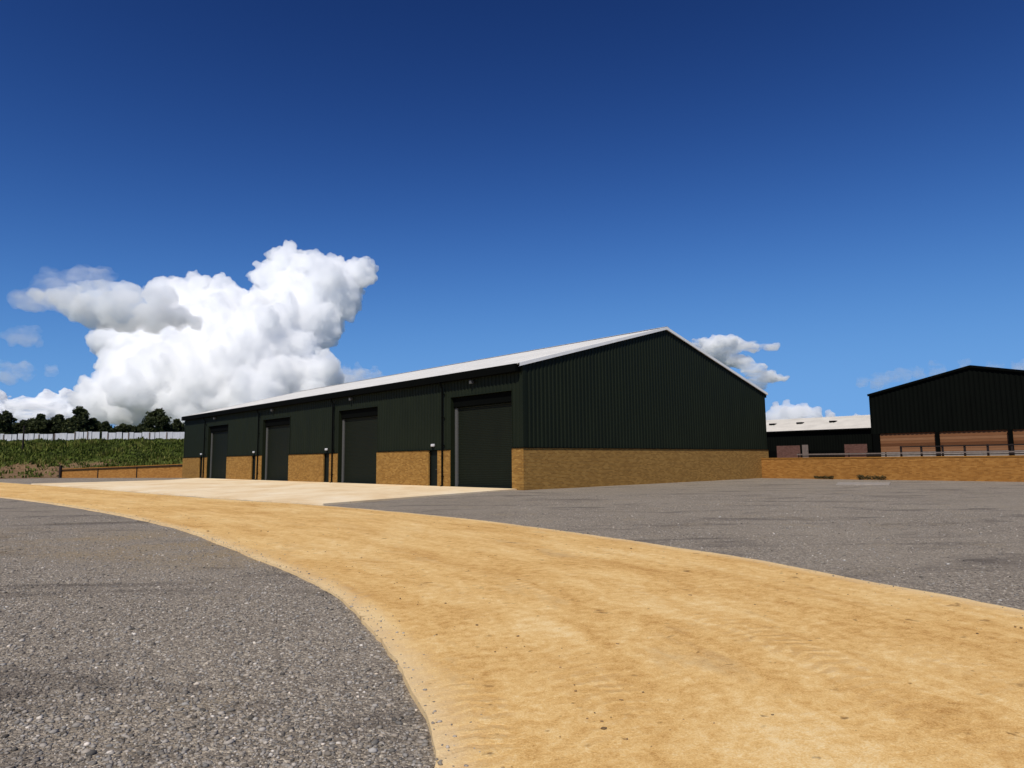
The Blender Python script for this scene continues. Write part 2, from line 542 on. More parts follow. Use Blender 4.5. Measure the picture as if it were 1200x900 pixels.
xs = np.concatenate([np.arange(-150, -22, 4), np.arange(-22, 22, .35), np.arange(22, 112, 4)])
ys = np.concatenate([np.arange(-60, 0, 4), np.arange(0, 26, .35), np.arange(26, 104, 3)])
tag(grid_patch('gravel_yard', xs, ys, lambda X, Y: -.012 + .016 * wob(X, Y), M['gravel']), kind='structure')

# pale concrete apron in front of the shutters
def fac(x, y=0.0):          # local building coordinates -> world xy
    q = C2 + XL * x + YL * y
    return (q[0], q[1])


apron = [fac(-.45, -.02), (-6.72, 24.62), (-13.17, 30.40), (-27.16, 44.29), (-38.3, 55.1), (-34.3, 59.2), (-31.4, 63.2), fac(-48, -.02)]
sheet('concrete_apron', apron, .050, M['apron'], .15)
slab = [ground(982, 565.6), ground(1044, 566.0), ground(1042, 568.4), ground(980, 568.1)]
sheet('concrete_pad', [tuple(q) for q in slab], .035, M['concrete_pale'], .1)

# ---- the higher ground behind the yard
WR0, WR1 = np.array([18.7, 52.3]), np.array([29.3, 39.5])
wdir = (WR1 - WR0) / np.linalg.norm(WR1 - WR0)
WRE = WR0 + wdir * 62
back = [(-190, 60), (-110, 66), (-75, 75), (-52.95, 80.6), (-52.6, 80.9), tuple(np.array(fac(-L - .25, 2.0)) + np.array([0, .3])), fac(-L - .25, W + .3), fac(.2, W + .25), tuple(WR0 + np.array([.17, .14])), tuple(WR1 + np.array([.17, .14])), tuple(WRE), (120, -20)]
hb = [0, 0, 0, 0.0, .98, 1.48, 1.44, 1.44, 1.44, 1.44, 1.44, 1.44]
bxs = np.array([q[0] for q in back]); bys = np.array([q[1] for q in back])


def back_y(x): return np.interp(x, bxs, bys)


def bank_z(x, y):
    r = y - np.interp(x, bxs, bys)
    h0 = np.interp(x, bxs, hb)
    sm = lambda e0, e1, v: (lambda t: t * t * (3 - 2 * t))(np.clip((v - e0) / (e1 - e0), 0, 1))
    left = 1 - sm(-26, -6, x)
    crest = 5.0
    t = sm(0, 1, np.clip((y - np.interp(x, [-110, -75, -53, -52, -36, -20], [67, 75, 80.6, 82, 86, 92])) / np.interp(x, [-75, -36], [30, 22]), 0, 1))
    rise = left * (crest - h0) * t
    far = np.clip(y - 118, 0, 600) * .012 * left
    bump = (.22 * np.sin(x * .8 + y * .33) * np.sin(y * .9 - x * .2) + .12 * np.sin(x * 2.1 + y * 1.7)) * left * np.clip(r / 6, 0, 1)
    return h0 + rise + far + bump


bx = np.unique(np.concatenate([np.arange(-190, -80, 4), np.arange(-80, -20, .7), np.arange(-20, 60, 2), np.arange(60, 121, 6), bxs]))
rows = np.concatenate([np.arange(0, 45, .8), np.arange(45, 90, 4), np.arange(90, 900, 50)])
Xg = np.repeat(bx[None, :], len(rows), 0)
Yg = back_y(bx)[None, :] + rows[:, None]
Zg = bank_z(Xg, Yg)
v = np.stack([Xg.ravel(), Yg.ravel(), Zg.ravel()], 1)
ii = np.arange(v.shape[0]).reshape(Xg.shape)
f = np.stack([ii[:-1, :-1].ravel(), ii[:-1, 1:].ravel(), ii[1:, 1:].ravel(), ii[1:, :-1].ravel()], 1)
ob = np_mesh('bank', v, f, M['bank'], kind='structure')
for p in ob.data.polygons: p.use_smooth = True

# ================================================================== WAREHOUSE
wh = empty('warehouse', (CX, CY, 0), -YAW, 'long dark green metal clad warehouse with pale roof, brick base and four roller shutters', 'warehouse')

PITCHR, RIB = .30, .036
PROF = [(0, 0), (.12, 0), (.155, 1), (.265, 1)]        # across one rib


def ribs(mb, a, b, z0, z1, place):
    """profiled sheet between a and b; place(u, depth, z) -> xyz; z0,z1 numbers or functions"""
    us = [a, b]
    k0 = math.floor(a / PITCHR) - 1
    pts = []
    for k in range(k0, math.ceil(b / PITCHR) + 1):
        for (o, d) in PROF:
            pts.append((k * PITCHR + o, d * RIB))
    pu = np.array([q[0] for q in pts]); pd = np.array([q[1] for q in pts])
    keep = [(u, d) for u, d in pts if a < u < b]
    keep = [(a, float(np.interp(a, pu, pd)))] + keep + [(b, float(np.interp(b, pu, pd)))]
    g0 = z0 if callable(z0) else (lambda u: z0)
    g1 = z1 if callable(z1) else (lambda u: z1)
    i = len(mb.v)
    for u, d in keep:
        mb.v.append(place(u, d, g0(u))); mb.v.append(place(u, d, g1(u)))
    for k in range(len(keep) - 1):
        mb.f.append((i + 2 * k, i + 2 * k + 2, i + 2 * k + 3, i + 2 * k + 1))


DOOR = [(-6.0 - BAY * k, -.8 - BAY * k) for k in range(4)]      # x range of each shutter opening
PD = [(-8.10 - BAY * k, -7.22 - BAY * k) for k in range(4)]     # personnel door
DTOP, PTOP = 5.17, 2.16
facade = lambda u, d, z: (u, -d, z)
mb = MB()
edges = [-L] + sorted([e for d_ in DOOR for e in d_]) + [-.02]
HT = HE - .02
for k in range(0, len(edges) - 1):
    a, b = edges[k], edges[k + 1]
    isdoor = any(abs(a - d_[0]) < 1e-6 for d_ in DOOR)
    if isdoor: ribs(mb, a, b, DTOP, HT, facade)
    else: ribs(mb, a, b, HB + .03, HT, facade)
mb.build('facade_cladding', M['clad'], wh)

gt = lambda y: HE + (HR - HE) * (1 - abs(y - W / 2) / (W / 2))
mb = MB(); ribs(mb, .02, W / 2, HB + .03, lambda u: gt(u) - .02, lambda u, d, z: (d, u, z))
ribs(mb, W / 2, W - .02, HB + .03, lambda u: gt(u) - .02, lambda u, d, z: (d, u, z))
mb.build('gable_cladding', M['clad'], wh)
# the two walls out of view, plain sheets
mb = MB(); ribs(mb, .02, W - .02, 0, lambda u: gt(u) - .02, lambda u, d, z: (-L - d, u, z))
ribs(mb, -L, -.02, 0, HT, lambda u, d, z: (u, W + d, z)); mb.build('rear_cladding', M['clad'], wh)
# corner flashings
z0_, z1_ = HB + .035, HE - .03
for poly in (((-.16, -.057), (.057, -.057), (.057, .16), (.047, .16), (.047, -.047), (-.16, -.047)),
             ((.047, W - .16), (.057, W - .16), (.057, W + .05), (.047, W + .05)),
             ((-L - .05, -.057), (-L + .16, -.057), (-L + .16, -.047), (-L - .05, -.047))):
    mb = MB(); n_ = len(poly)
    mb.v = [(x, y, z0_) for x, y in poly] + [(x, y, z1_) for x, y in poly]
    mb.f = [tuple(range(n_))[::-1], tuple(range(n_, 2 * n_))] + [(i, (i + 1) % n_, n_ + (i + 1) % n_, n_ + i) for i in range(n_)]
    mb.build('corner_flashing', M['clad'], wh)

# brick base: gable and quoin, then the panels between the openings
mb = MB()
mb.box(-.78, .10, -.10, .0, -.2, HB); mb.box(0.0, .10, .0, W + .1, -.2, HB); mb.box(-.78, 0, .0, .35, -.2, HB)
mb.build('brick_base', M['brick'], wh)
for k in range(4):
    a = PD[k][0]
    b = DOOR[k + 1][1] if k < 3 else -L - .10
    mb = MB(); mb.box(b, a, -.10, .32, -.2, HB)
    mb.build('brick_panel', M['brick'], wh)
    mb = MB(); mb.box(PD[k][1], DOOR[k][0] - .02, -.10, .32, -.2, HB)
    mb.build('brick_pier', M['brick'], wh)
for (a_, b_, c_, d_) in [(.0, .15, .0, W + .1), (-.78, .15, -.15, -.003)] + [((DOOR[k + 1][1] if k < 3 else -L - .05), DOOR[k][0] - .02, -.15, .0) for k in range(4)]:
    mb = MB(); mb.box(a_, b_, c_, d_, HB + .003, HB + .03); mb.build('drip_flashing', M['trim_dark'], wh)

# roof
OE, OV = .36, .14
tp = (HR - HE) / (W / 2)
def roof_z(y): return HE + .02 + (W / 2 - abs(y - W / 2)) * tp
mb = MB()
PITCHR_, RIB_ = PITCHR, RIB
ribs(mb, -L - OV, OV, 0, 1, lambda u, d, z: (u, (-OE + z * (W / 2 + OE)), roof_z(-OE + z * (W / 2 + OE)) + .03 + d))
ribs(mb, -L - OV, OV, 0, 1, lambda u, d, z: (u, (W + OE - z * (W / 2 + OE)), roof_z(W + OE - z * (W / 2 + OE)) + .03 + d))
for (y0, y1) in ((-OE, W / 2), (W + OE, W / 2)):            # underside
    mb.quad((-L - OV, y0, roof_z(y0)), (OV, y0, roof_z(y0)), (OV, y1, roof_z(y1)), (-L - OV, y1, roof_z(y1)))
mb.build('roof', M['roofsheet'], wh)
for sx in (OV, -L - OV):
    mb = MB()
    for (y0, y1) in ((-OE, W / 2), (W + OE, W / 2)):
        a = np.array((sx, y0, roof_z(y0) + .01)); b = np.array((sx, y1, roof_z(y1) + .01))
        e = .022 if sx > 0 else -.022
        lo, hi = -.11, .07
        mb.quad(*(a + (0, 0, lo), b + (0, 0, lo), b + (0, 0, hi), a + (0, 0, hi)) if False else (a + np.array((e, 0, lo)), b + np.array((e, 0, lo)), b + np.array((e, 0, hi)), a + np.array((e, 0, hi))))
        mb.quad(a + np.array((e, 0, hi)), b + np.array((e, 0, hi)), b + np.array((-8 * e, 0, hi)), a + np.array((-8 * e, 0, hi)))
        mb.quad(a + np.array((e, 0, lo)), b + np.array((e, 0, lo)), b + np.array((-3 * e, 0, lo)), a + np.array((-3 * e, 0, lo)))
    mb.build('verge_trim', M['verge'], wh)
mb = MB()
for k in range(2):
    s_ = -1 if k == 0 else 1
    mb.quad((-L - OV, W / 2, HR + .13), (OV + .02, W / 2, HR + .13), (OV + .02, W / 2 + s_ * .3, HR + .13 - .3 * tp), (-L - OV, W / 2 + s_ * .3, HR + .13 - .3 * tp))
mb.build('ridge_cap', M['verge'], wh)
# deep black eaves gutter and its soffit
mb = MB()
mb.box(-L - .05, -.10, -OE - .06, -OE + .10, HE - .42, HE - .015)
mb.box(-L - .05, -.10, -OE + .12, -.04, HE - .42, HE - .38)
mb.build('gutter', M['trim_dark'], wh)
mb = MB(); mb.box(-L, 0, W + OE - .12, W + OE + .06, HE - .35, HE - .085); mb.build('gutter', M['trim_dark'], wh)


def downpipe(x):
    m = MB()
    m.tube([(x, -OE + .02, HE - .40), (x, -OE + .02, HE - .52), (x, -.18, HE - .78), (x, -.18, .12), (x, -.30, .05)], .055, 10)
    for z in (.6, 2.4, 4.0, 5.4): m.box(x - .09, x + .09, -.20, -.05, z, z + .035)
    return m.build('downpipe', M['trim_dark'], wh)


for k in range(4): downpipe(-6.65 - BAY * k)

# roller shutters
RD = .44           # recess depth
def shutter(k):
    a, b = DOOR[k]
    e = empty('roller_shutter', ((a + b) / 2, 0, 0)); e.parent = wh
    w = (b - a) / 2
    m = MB()
    # curtain of curved laths
    prof = []
    z = .14
    while z < 4.62:
        for t in (0, .25, .5, .75):
            prof.append((RD - .10 - .016 * math.sin(math.pi * (t * .98 + .01)), z + .095 * t))
        z += .095
    i = len(m.v)
    for (y, zz) in prof: m.v += [(-w + .06, y, zz), (w - .06, y, zz)]
    for q in range(len(prof) - 1): m.f.append((i + 2 * q, i + 2 * q + 1, i + 2 * q + 3, i + 2 * q + 2))
    m.build('curtain', M['shutter'], e)
    m = MB(); m.box(-w + .06, w - .06, RD - .15, RD - .07, .035, .15); m.build('bottom_rail', M['door'], e)
    for sg in (-1, 1):
        m = MB()
        x0, x1 = sorted((sg * (w - .02), sg * (w - .24)))
        m.box(x0, x1, RD - .20, RD - .06, .03, 4.56)
        m.build('guide_rail', M['steel'], e, .008)
    m = MB()
    m.box(-w + .01, w - .01, RD - .30, RD + .1, 4.60, DTOP - .02)
    m.build('shutter_box', M['trim_dark'], e, .02)
    m = MB()         # cladding returns into the recess
    m.box(-w - .03, -w, -.05, RD + .1, .03, DTOP + .02); m.box(w, w + .03, -.05, RD + .1, .03, DTOP + .02)
    m.box(-w, w, -.06, RD + .1, DTOP - .004, DTOP + .05)
    m.build('reveal', M['clad'], e)
    return e


for k in range(4): shutter(k)


def personnel(k):
    a, b = PD[k]
    e = empty('personnel_door', ((a + b) / 2, 0, 0)); e.parent = wh
    w = (b - a) / 2
    m = MB(); m.box(-w + .05, w - .05, .06, .11, .05, PTOP - .06); m.build('door_leaf', M['door'], e)
    m = MB(); m.box(-w, -w + .05, .0, .14, .0, PTOP); m.box(w - .05, w, .0, .14, .0, PTOP); m.box(-w + .05, w - .05, .0, .14, PTOP - .06, PTOP)
    m.build('door_frame', M['trim_dark'], e)
    m = MB(); m.tube([(w - .16, .04, 1.02), (w - .16, .01, 1.02), (w - .30, .01, 1.02)], .012, 8); m.box(w - .19, w - .13, .045, .062, .93, 1.12)
    m.build('handle', M['steel'], e)


for k in range(4): personnel(k)
# bulkhead light over each personnel door, small floodlight over each shutter
for k in range(4):
    xm = (PD[k][0] + PD[k][1]) / 2
    m = MB(); m.box(xm - .15, xm + .15, -.17, -.04, 2.36, 2.52); m.build('bulkhead_light', M['white'], wh, .04)
    fx_ = [-3.93, -17.2, -30.1, -43.3][k]
    fl = MB(); fl.box(fx_ - .09, fx_ + .09, -.30, -.14, 5.78, 5.98); fl.box(fx_ - .03, fx_ + .03, -.16, -.03, 5.86, 5.93)
    fl.build('floodlight', M['steel'], wh, .01)

# ================================================================== RIGHT: retaining wall, fence, barns
rot_w = math.atan2(wdir[1], wdir[0])
rw = empty('retaining_wall', (WR0[0], WR0[1], 0), rot_w, 'long low ochre brick retaining wall between the big warehouse gable and the barns', 'wall')
mb = MB(); mb.box(-.1, 62, 0, .33, -.3, 1.42); mb.build('brickwork', M['brick_wall'], rw)
mb = MB(); mb.box(-.1, 62, -.03, .36, 1.423, 1.50); mb.build('coping', M['coping'], rw)

fr = empty('post_and_rail_fence', (WR0[0], WR0[1], 1.50), rot_w, 'dark stained post and rail fence standing on the ochre retaining wall', 'fence')
t0 = 9.95
posts = [t0 + 1.205 * k for k in range(40)]
for t_ in posts:
    h = .68 + random.uniform(-.02, .02)
    m = MB(); m.box(t_ - .05, t_ + .05, .11, .21, 0, h); m.build('post', M['rust'], fr)
m = MB(); m.beam((t0, .09, .62), (posts[-1], .09, .62), .035, .07); m.build('rail', M['rust'], fr)
m = MB(); m.beam((3.0, .09, .10), (posts[-1], .09, .10), .035, .06); m.build('rail', M['rust'], fr)
m = MB(); m.beam((2.9, .10, .22), (posts[-1], .10, .22), .03, .085); m.build('rail', M['rail_pale'], fr)
for t_ in (3.0, 4.2, 5.4, 6.6, 7.8, 9.0):
    m = MB(); m.box(t_ - .03, t_ + .03, .13, .19, 0, .3); m.build('post', M['rust'], fr)

# big open-sided barn
P0 = at(1018, 463, 62)
bb = empty('open_sided_barn', (P0[0], P0[1], 1.44), -YAW, 'big black green gabled barn with brown boarded bays, behind the retaining wall', 'barn')
BW, BD = 16.1, 36.0
zE, zR, zC = 5.62, 7.40, 2.10
gb = lambda u: zE + (zR - zE) * (1 - abs(u - BW / 2) / (BW / 2))
mb = MB()
PITCHR = .35
ribs(mb, 0, BW / 2, zC, lambda u: gb(u) - .02, lambda u, d, z: (u, -d, z)); ribs(mb, BW / 2, BW, zC, lambda u: gb(u) - .02, lambda u, d, z: (u, -d, z))
mb.build('gable_cladding', M['clad_far'], bb)
mb = MB()
ribs(mb, 0, BD, 0, zE - .02, lambda u, d, z: (-d, u, z)); ribs(mb, 0, BD, 0, zE - .02, lambda u, d, z: (BW + d, u, z))
ribs(mb, 0, BW, 0, lambda u: gb(u) - .02, lambda u, d, z: (u, BD + d, z))
mb.build('side_cladding', M['clad_far'], bb)
mb = MB()
rz = lambda u: zE + (BW / 2 - abs(u - BW / 2)) * (zR - zE) / (BW / 2)
for (u0, u1) in ((-.06, BW / 2), (BW + .06, BW / 2)):
    ribs(mb, -.15, BD + .15, 0, 1, lambda u, d, z, u0=u0, u1=u1: (u0 + z * (u1 - u0), u, rz(u0 + z * (u1 - u0)) + .03 + d))
    mb.quad((u0, -.15, rz(u0)), (u1, -.15, rz(u1)), (u1, BD + .15, rz(u1)), (u0, BD + .15, rz(u0)))
mb.build('roof', M['clad_far'], bb)
mb = MB()
for (u0, u1) in ((-.06, BW / 2), (BW + .06, BW / 2)):
    mb.beam((u0, -.17, rz(u0) - .02), (u1, -.17, rz(u1) - .02), .03, .2)
mb.build('verge_trim', M['trim_dark'], bb)
bays = [.55, 5.25, 10.35, BW - .1]
for k in range(3):
    mb = MB(); mb.box(bays[k] + .14, bays[k + 1] - .14, .10, .18, .46, zC + .05); mb.build('boarded_bay', M['boards'], bb)
    mb = MB(); mb.box(bays[k] + .14, bays[k + 1] - .14, .06, .22, -.1, .455); mb.build('concrete_plinth', M['concrete_pale'], bb)
for x in bays:
    mb = MB(); wd = .42 if x == bays[0] else .14
    mb.box(x - wd, x + .135, -.12, .05, -.1, zC); mb.build('post', M['trim_dark'], bb)

# low barn with the cream roof
P1 = at(1018, 502, 85)
lb = empty('low_barn', (P1[0], P1[1], 1.44), -YAW, 'low dark barn with cream sheet roof in the gap beside the warehouse', 'barn')
x0, x1, ze, zr, dp = -34.0, 6.0, 3.55, 5.60, 8.5
mb = MB(); ribs(mb, x0, x1, .95, ze, lambda u, d, z: (u, -d, z)); mb.build('wall_cladding', M['clad_far'], lb)
mb = MB(); ribs(mb, 0, 2 * dp, 0, lambda u: ze + (zr - ze) * (1 - abs(u - dp) / dp), lambda u, d, z: (x0 - d, u, z))
ribs(mb, 0, 2 * dp, 0, lambda u: ze + (zr - ze) * (1 - abs(u - dp) / dp), lambda u, d, z: (x1 + d, u, z))
ribs(mb, x0, x1, 0, ze, lambda u, d, z: (u, 2 * dp + d, z)); mb.build('side_cladding', M['clad_far'], lb)
mb = MB()
sl = (zr - ze) / dp
for (ya, yb) in ((-.35, dp), (2 * dp + .35, dp)):
    ribs(mb, x0 - .2, x1 + .2, 0, 1, lambda u, d, z, ya=ya, yb=yb: (u, ya + z * (yb - ya), ze + .1 + (dp - abs(ya + z * (yb - ya) - dp)) * sl + d))
rf = mb.build('roof', M['roofcream'], lb)
for (xx, yy) in ((-10.6, 4.6), (-6.1, 4.6), (-14.6, 4.6)):
    zz = ze + .14 + yy * sl
    m = MB(); m.box(xx - .4, xx + .4, yy - .4, yy + .4, zz - .1, zz + .16); m.build('roof_vent', M['trim_dark'], rf, .03)
mb = MB(); mb.box(x0, x1, -.42, -.28, ze - .12, ze + .08); mb.build('gutter', M['trim_dark'], lb)
for (a, b) in ((-11.9, -8.7), (-3.0, -.3), (-20, -15)):
    mb = MB(); mb.box(a, b, -.12, -.05, -.1, 1.66); mb.build('brick_panel', M['brick_red'], lb)
for (a, b) in ((x0, -20), (-15, -11.9), (-8.7, -8.45), (-7.4, -3.0), (-.3, x1)):
    mb = MB(); mb.box(a, b, -.04, .0, -.1, .96); mb.build('lower_wall', M['trim_dark'], lb)
mb = MB(); mb.box(-8.40, -7.62, -.14, -.06, .0, 1.72); dr = mb.build('door', M['rail_pale'], lb)
m = MB(); m.box(-7.74, -7.68, -.17, -.142, .85, 1.0); m.build('handle', M['steel'], dr)

# ================================================================== LEFT: low wall, rail, bank fence
WL0 = np.array(fac(-L - .1, .6)); WL1 = np.array([-52.6, 80.6])
ld = WL0 - WL1; ll = np.linalg.norm(ld); ld /= ll
lw = empty('retaining_wall', (WL1[0], WL1[1], 0), math.atan2(ld[1], ld[0]), 'short ochre brick retaining wall at the far end of the warehouse below the bank', 'wall')
m = MB()
i = len(m.v)
h0_, h1_ = 1.0, 1.44
pts = [(0, 0), (ll, 0), (ll, h1_), (0, h0_)]
for y in (0, .33):
    for (x, h) in pts: m.v.append((x, y, h if h else -.3))
m.f += [(0, 1, 2, 3), (7, 6, 5, 4), (3, 2, 6, 7), (0, 3, 7, 4), (1, 5, 6, 2)]
m.build('brickwork', M['brick_wall'], lw)
m = MB(); m.beam((0, .165, h0_ + .035), (ll, .165, h1_ + .035), .38, .065); m.build('coping', M['coping'], lw)

gr = empty('low_rail', (WL1[0], WL1[1], 0), math.atan2(ld[1], ld[0]), 'thin dark rail running along the short brick wall from a stout end post', 'rail')
m = MB(); m.box(-.12, .12, -.22, -.02, 0, 1.45); m.build('post', M['rust'], gr)
m = MB(); m.beam((.1, -.10, .90), (ll - .3, -.10, 1.36), .06, .085); m.build('rail', M['rust'], gr)
for xx in (5.8, 11.6):
    m = MB(); m.box(xx - .035, xx + .035, -.09, -.002, 0, .88 + xx * .026); m.build('post', M['rust'], gr)

pole = at(26, 530, 95)
bz = float(bank_z(pole[0], 95.0))
m = MB(); m.tube([(pole[0], 95, bz - .3), (pole[0] + .05, 95, bz + 1.6), (pole[0] + .03, 95, 7.0)], [.11, .10, .085], 8)
tag(m.build('wooden_pole', M['rust']), 'thin dark wooden pole standing in the weeds on the bank', 'pole')

# white boarded fence on the crest
fn = empty('boarded_fence', (-95, 112, 0), 0, 'long white boarded fence running along the top of the grassy bank', 'fence')
x = -95.0; k = 0
while x < -42:
    wdt = random.choice((.62, .7, .8, .95, 1.25))
    Y = 112 + .25 * math.sin(x * .3)
    zb = float(bank_z(x, Y)); top = 6.86 + random.uniform(-.08, .05)
    if x > -66.2: top -= .2
    if x < -71.5: top -= .25
    m = MB(); m.box(x + 95, x + 95 + wdt - .06, Y - 112, Y - 112 + .06, zb + random.choice((.02, .12)) - .1, top); m.build('panel', M['white'], fn)
    if k % 3 == 0:
        m = MB(); m.box(x + 95 - .10, x + 95 + .04, Y - 112 - .14, Y - 112 - .03, zb - .3, top - .05); m.build('post', M['rail_pale'], fn)
    x += wdt + random.choice((0, 0, .05, .1, .35)); k += 1

# ================================================================== PLANTS
def leaf_cloud(centres, radii, n_per, size, squash=.8, tone_bias=0.0):
    """leaf quads in uneven clumps; tone varies leaf by leaf (species colour, not light)"""
    V, T = [], []
    for c, r, n in zip(centres, radii, n_per):
        d = rng.normal(size=(n, 3)); d /= np.linalg.norm(d, axis=1)[:, None]
        rad = r * rng.uniform(.25, 1.08, n) ** .6
        p = c + d * rad[:, None] * np.array([1, 1, squash])
        s = size * rng.uniform(.5, 1.4, n)
        a = rng.normal(size=(n, 3)); a /= np.linalg.norm(a, axis=1)[:, None]
        b = np.cross(a, rng.normal(size=(n, 3))); b /= np.linalg.norm(b, axis=1)[:, None]
        a *= s[:, None]; b *= (s * .6)[:, None]
        V.append(np.stack([p - a, p - b * .9, p + a, p + b], 1))
        tt = np.clip(rng.normal(.45 + tone_bias, .22, n) + rng.normal(0, .12), 0, 1)
        T.append(np.repeat(tt, 4))
    V = np.concatenate(V).reshape(-1, 3); T = np.concatenate(T)
    return V, np.arange(len(V)).reshape(-1, 4), T


def tree(name, px, top, hw, Y, label, sparse=1.0):
    b = at(px, 507, Y); zt = at(px, top, Y)[2]
    zb = float(bank_z(b[0], Y)) - .1
    H = zt - zb
    rw_ = hw * Y / F_PX
    e = empty(name, (b[0], Y, zb), random.uniform(0, 6.28), label, 'tree', 'trees beyond the white fence')
    m = MB()
    lean = random.uniform(-.4, .4)
    m.tube([(0, 0, -.2), (lean * .2, .1, H * .25), (lean * .5, 0, H * .5), (lean, .1, H * .82)], [.035 * H, .026 * H, .018 * H, .006 * H], 8)
    nl = 9
    cs, rs, ns = [], [], []
    for q in range(nl):
        a = q * 2.4 + random.uniform(-.4, .4); h = H * random.uniform(.22, .8)
        rr = rw_ * random.uniform(.5, .95) * (1 - .55 * (h / H) ** 2)
        tip = (lean * h / H + math.cos(a) * rr, math.sin(a) * rr, h + rr * .45)
        m.tube([(lean * h / H * .8, 0, h), (lean * h / H + math.cos(a) * rr * .5, math.sin(a) * rr * .5, h + rr * .18), tip], [.012 * H, .007 * H, .002 * H], 6)
        cs.append(np.array(tip) * np.array((.85, .85, .93))); rs.append(rw_ * random.uniform(.22, .36)); ns.append(int(170 * sparse))
    for q in range(44):
        u = random.random(); h = H * (.10 + .84 * u)
        prof_ = (1 - (max(0, u - .30) / .74) ** 2.2) ** .8
        a = random.uniform(0, 6.28); rr = rw_ * prof_ * random.uniform(.2, .85)
        cs.append(np.array((lean * h / H + math.cos(a) * rr, math.sin(a) * rr, h))); rs.append(rw_ * random.uniform(.20, .46) * (.62 + .5 * prof_)); ns.append(int(140 * sparse))
    cs.append(np.array((lean, .1, H * .93))); rs.append(min(rw_ * .22, H * .08)); ns.append(int(110 * sparse))
    m.build('trunk', M['bark'], e)
    V, F_, T = leaf_cloud(cs, rs, ns, .27)
    V[:, 2] = np.maximum(V[:, 2], .15)
    np_mesh('crown', V, F_, M['leaf'], tone=T, parent=e)
    return e


TREES = [('broadleaf_tree', -62, 484, 20, 152, 'broad dark tree beyond the frame edge, far left of the row behind the white fence'),
         ('broadleaf_tree', -24, 488, 17, 150, 'dark tree second from the left end of the row behind the white fence'),
         ('broadleaf_tree', 3, 481, 15, 146, 'loose dark tree at the left picture edge behind the white fence'),
         ('broadleaf_tree', 27, 492, 12, 152, 'short dark tree filling the dip right of the leftmost tree'),
         ('broadleaf_tree', 46, 485, 15, 150, 'flat topped dark tree left of the tallest tree behind the fence'),
         ('broadleaf_tree', 66, 486, 14, 153, 'dark tree crowded against the left side of the tallest pointed tree'),
         ('broadleaf_tree', 89, 477, 18, 148, 'tallest pointed dark green tree in the row behind the white fence'),
         ('broadleaf_tree', 108, 490, 12, 151, 'smaller dark tree sloping down right of the tallest pointed tree'),
         ('broadleaf_tree', 123, 494, 8, 150, 'small round tree in the low gap of the row behind the fence'),
         ('broadleaf_tree', 146, 498, 16, 158, 'low flat bush like tree under the open sky right of the gap'),
         ('broadleaf_tree', 168, 497, 14, 156, 'low spreading tree just left of the loose airy tree'),
         ('broadleaf_tree', 185, 480, 19, 146, 'tall loose airy tree with pale twigs nearest the warehouse end'),
         ('broadleaf_tree', 205, 491, 9, 150, 'thin sparse small tree squeezed beside the far warehouse corner')]
for (nm, px, tp_, hw, Y, lb_) in TREES: tree(nm, px, tp_, hw, Y, lb_, .75 if px in (185, 205, 3) else 1.0)

# low wood filling in behind the row
cs, rs = [], []
for x_ in np.arange(-122, -52, 1.1):
    pxx = 600 + F_PX * x_ / 168
    tpx = float(np.interp(pxx, [-60, 0, 30, 110, 128, 160, 175, 225], [490, 491, 494, 492, 497, 498.5, 494, 494])) + random.uniform(-1, 1.5)
    zt_ = at(pxx, tpx, 168)[2]
    for q in range(4):
        cs.append(np.array((x_ + random.uniform(-.8, .8), 168 + random.uniform(-2, 2), zt_ - 1.3 - q * 1.1))); rs.append(random.uniform(.9, 1.5))
V, F_, T = leaf_cloud(cs, rs, [110] * len(cs), .3)
np_mesh('woods', V, F_, M['leaf'], tone=T, kind='stuff')

# weeds and long grass over the bank, one mass
N = 15000
gx = rng.uniform(-92, -28, N * 2); gy = back_y(gx) + rng.uniform(1.5, 34, N * 2)
keep = (gy < 113.5)
gz = bank_z(gx, gy)
thr = 1.95 + .7 * np.sin(gx * .5) * np.sin(gx * .17 + 1) + rng.normal(0, .45, len(gx))
keep &= (gz > thr) | (rng.random(len(gx)) < .13)
gx, gy, gz = gx[keep][:N], gy[keep][:N], gz[keep][:N]
n = len(gx)
patch = np.array([mnoise.noise((a * .25, b * .25, 3.0)) for a, b in zip(gx, gy)])
hgt = np.clip(.34 + .45 * patch + rng.normal(0, .10, n), .10, .9)
hgt = np.where(gy > 103, np.minimum(hgt, .22), hgt)
V, T = [], []
for blade in range(5):
    ang = rng.uniform(0, 6.283, n); ln = hgt * rng.uniform(.5, 1.15, n)
    ox, oy = rng.normal(0, .22, n), rng.normal(0, .22, n)
    wd = rng.uniform(.03, .10, n) * 1.5
    le = rng.uniform(.1, .55, n) * ln
    dx_, dy_ = np.cos(ang), np.sin(ang)
    bx_, by_ = gx + ox, gy + oy
    q = np.stack([np.stack([bx_ - dy_ * wd, by_ + dx_ * wd, gz - .05], 1), np.stack([bx_ + dy_ * wd, by_ - dx_ * wd, gz - .05], 1),
                  np.stack([bx_ + dy_ * wd * .7 + dx_ * le, by_ - dx_ * wd * .7 + dy_ * le, gz + ln * .8], 1), np.stack([bx_ - dy_ * wd * .3 + dx_ * le * 1.3, by_ + dx_ * wd * .3 + dy_ * le * 1.3, gz + ln], 1)], 1)
    V.append(q); T.append(np.repeat(np.clip(.45 + .55 * patch + rng.normal(0, .2, n), 0, 1), 4))
V = np.concatenate(V).reshape(-1, 3); T = np.concatenate(T)
np_mesh('grass', V, np.arange(len(V)).reshape(-1, 4), M['weed'], tone=T, kind='stuff')

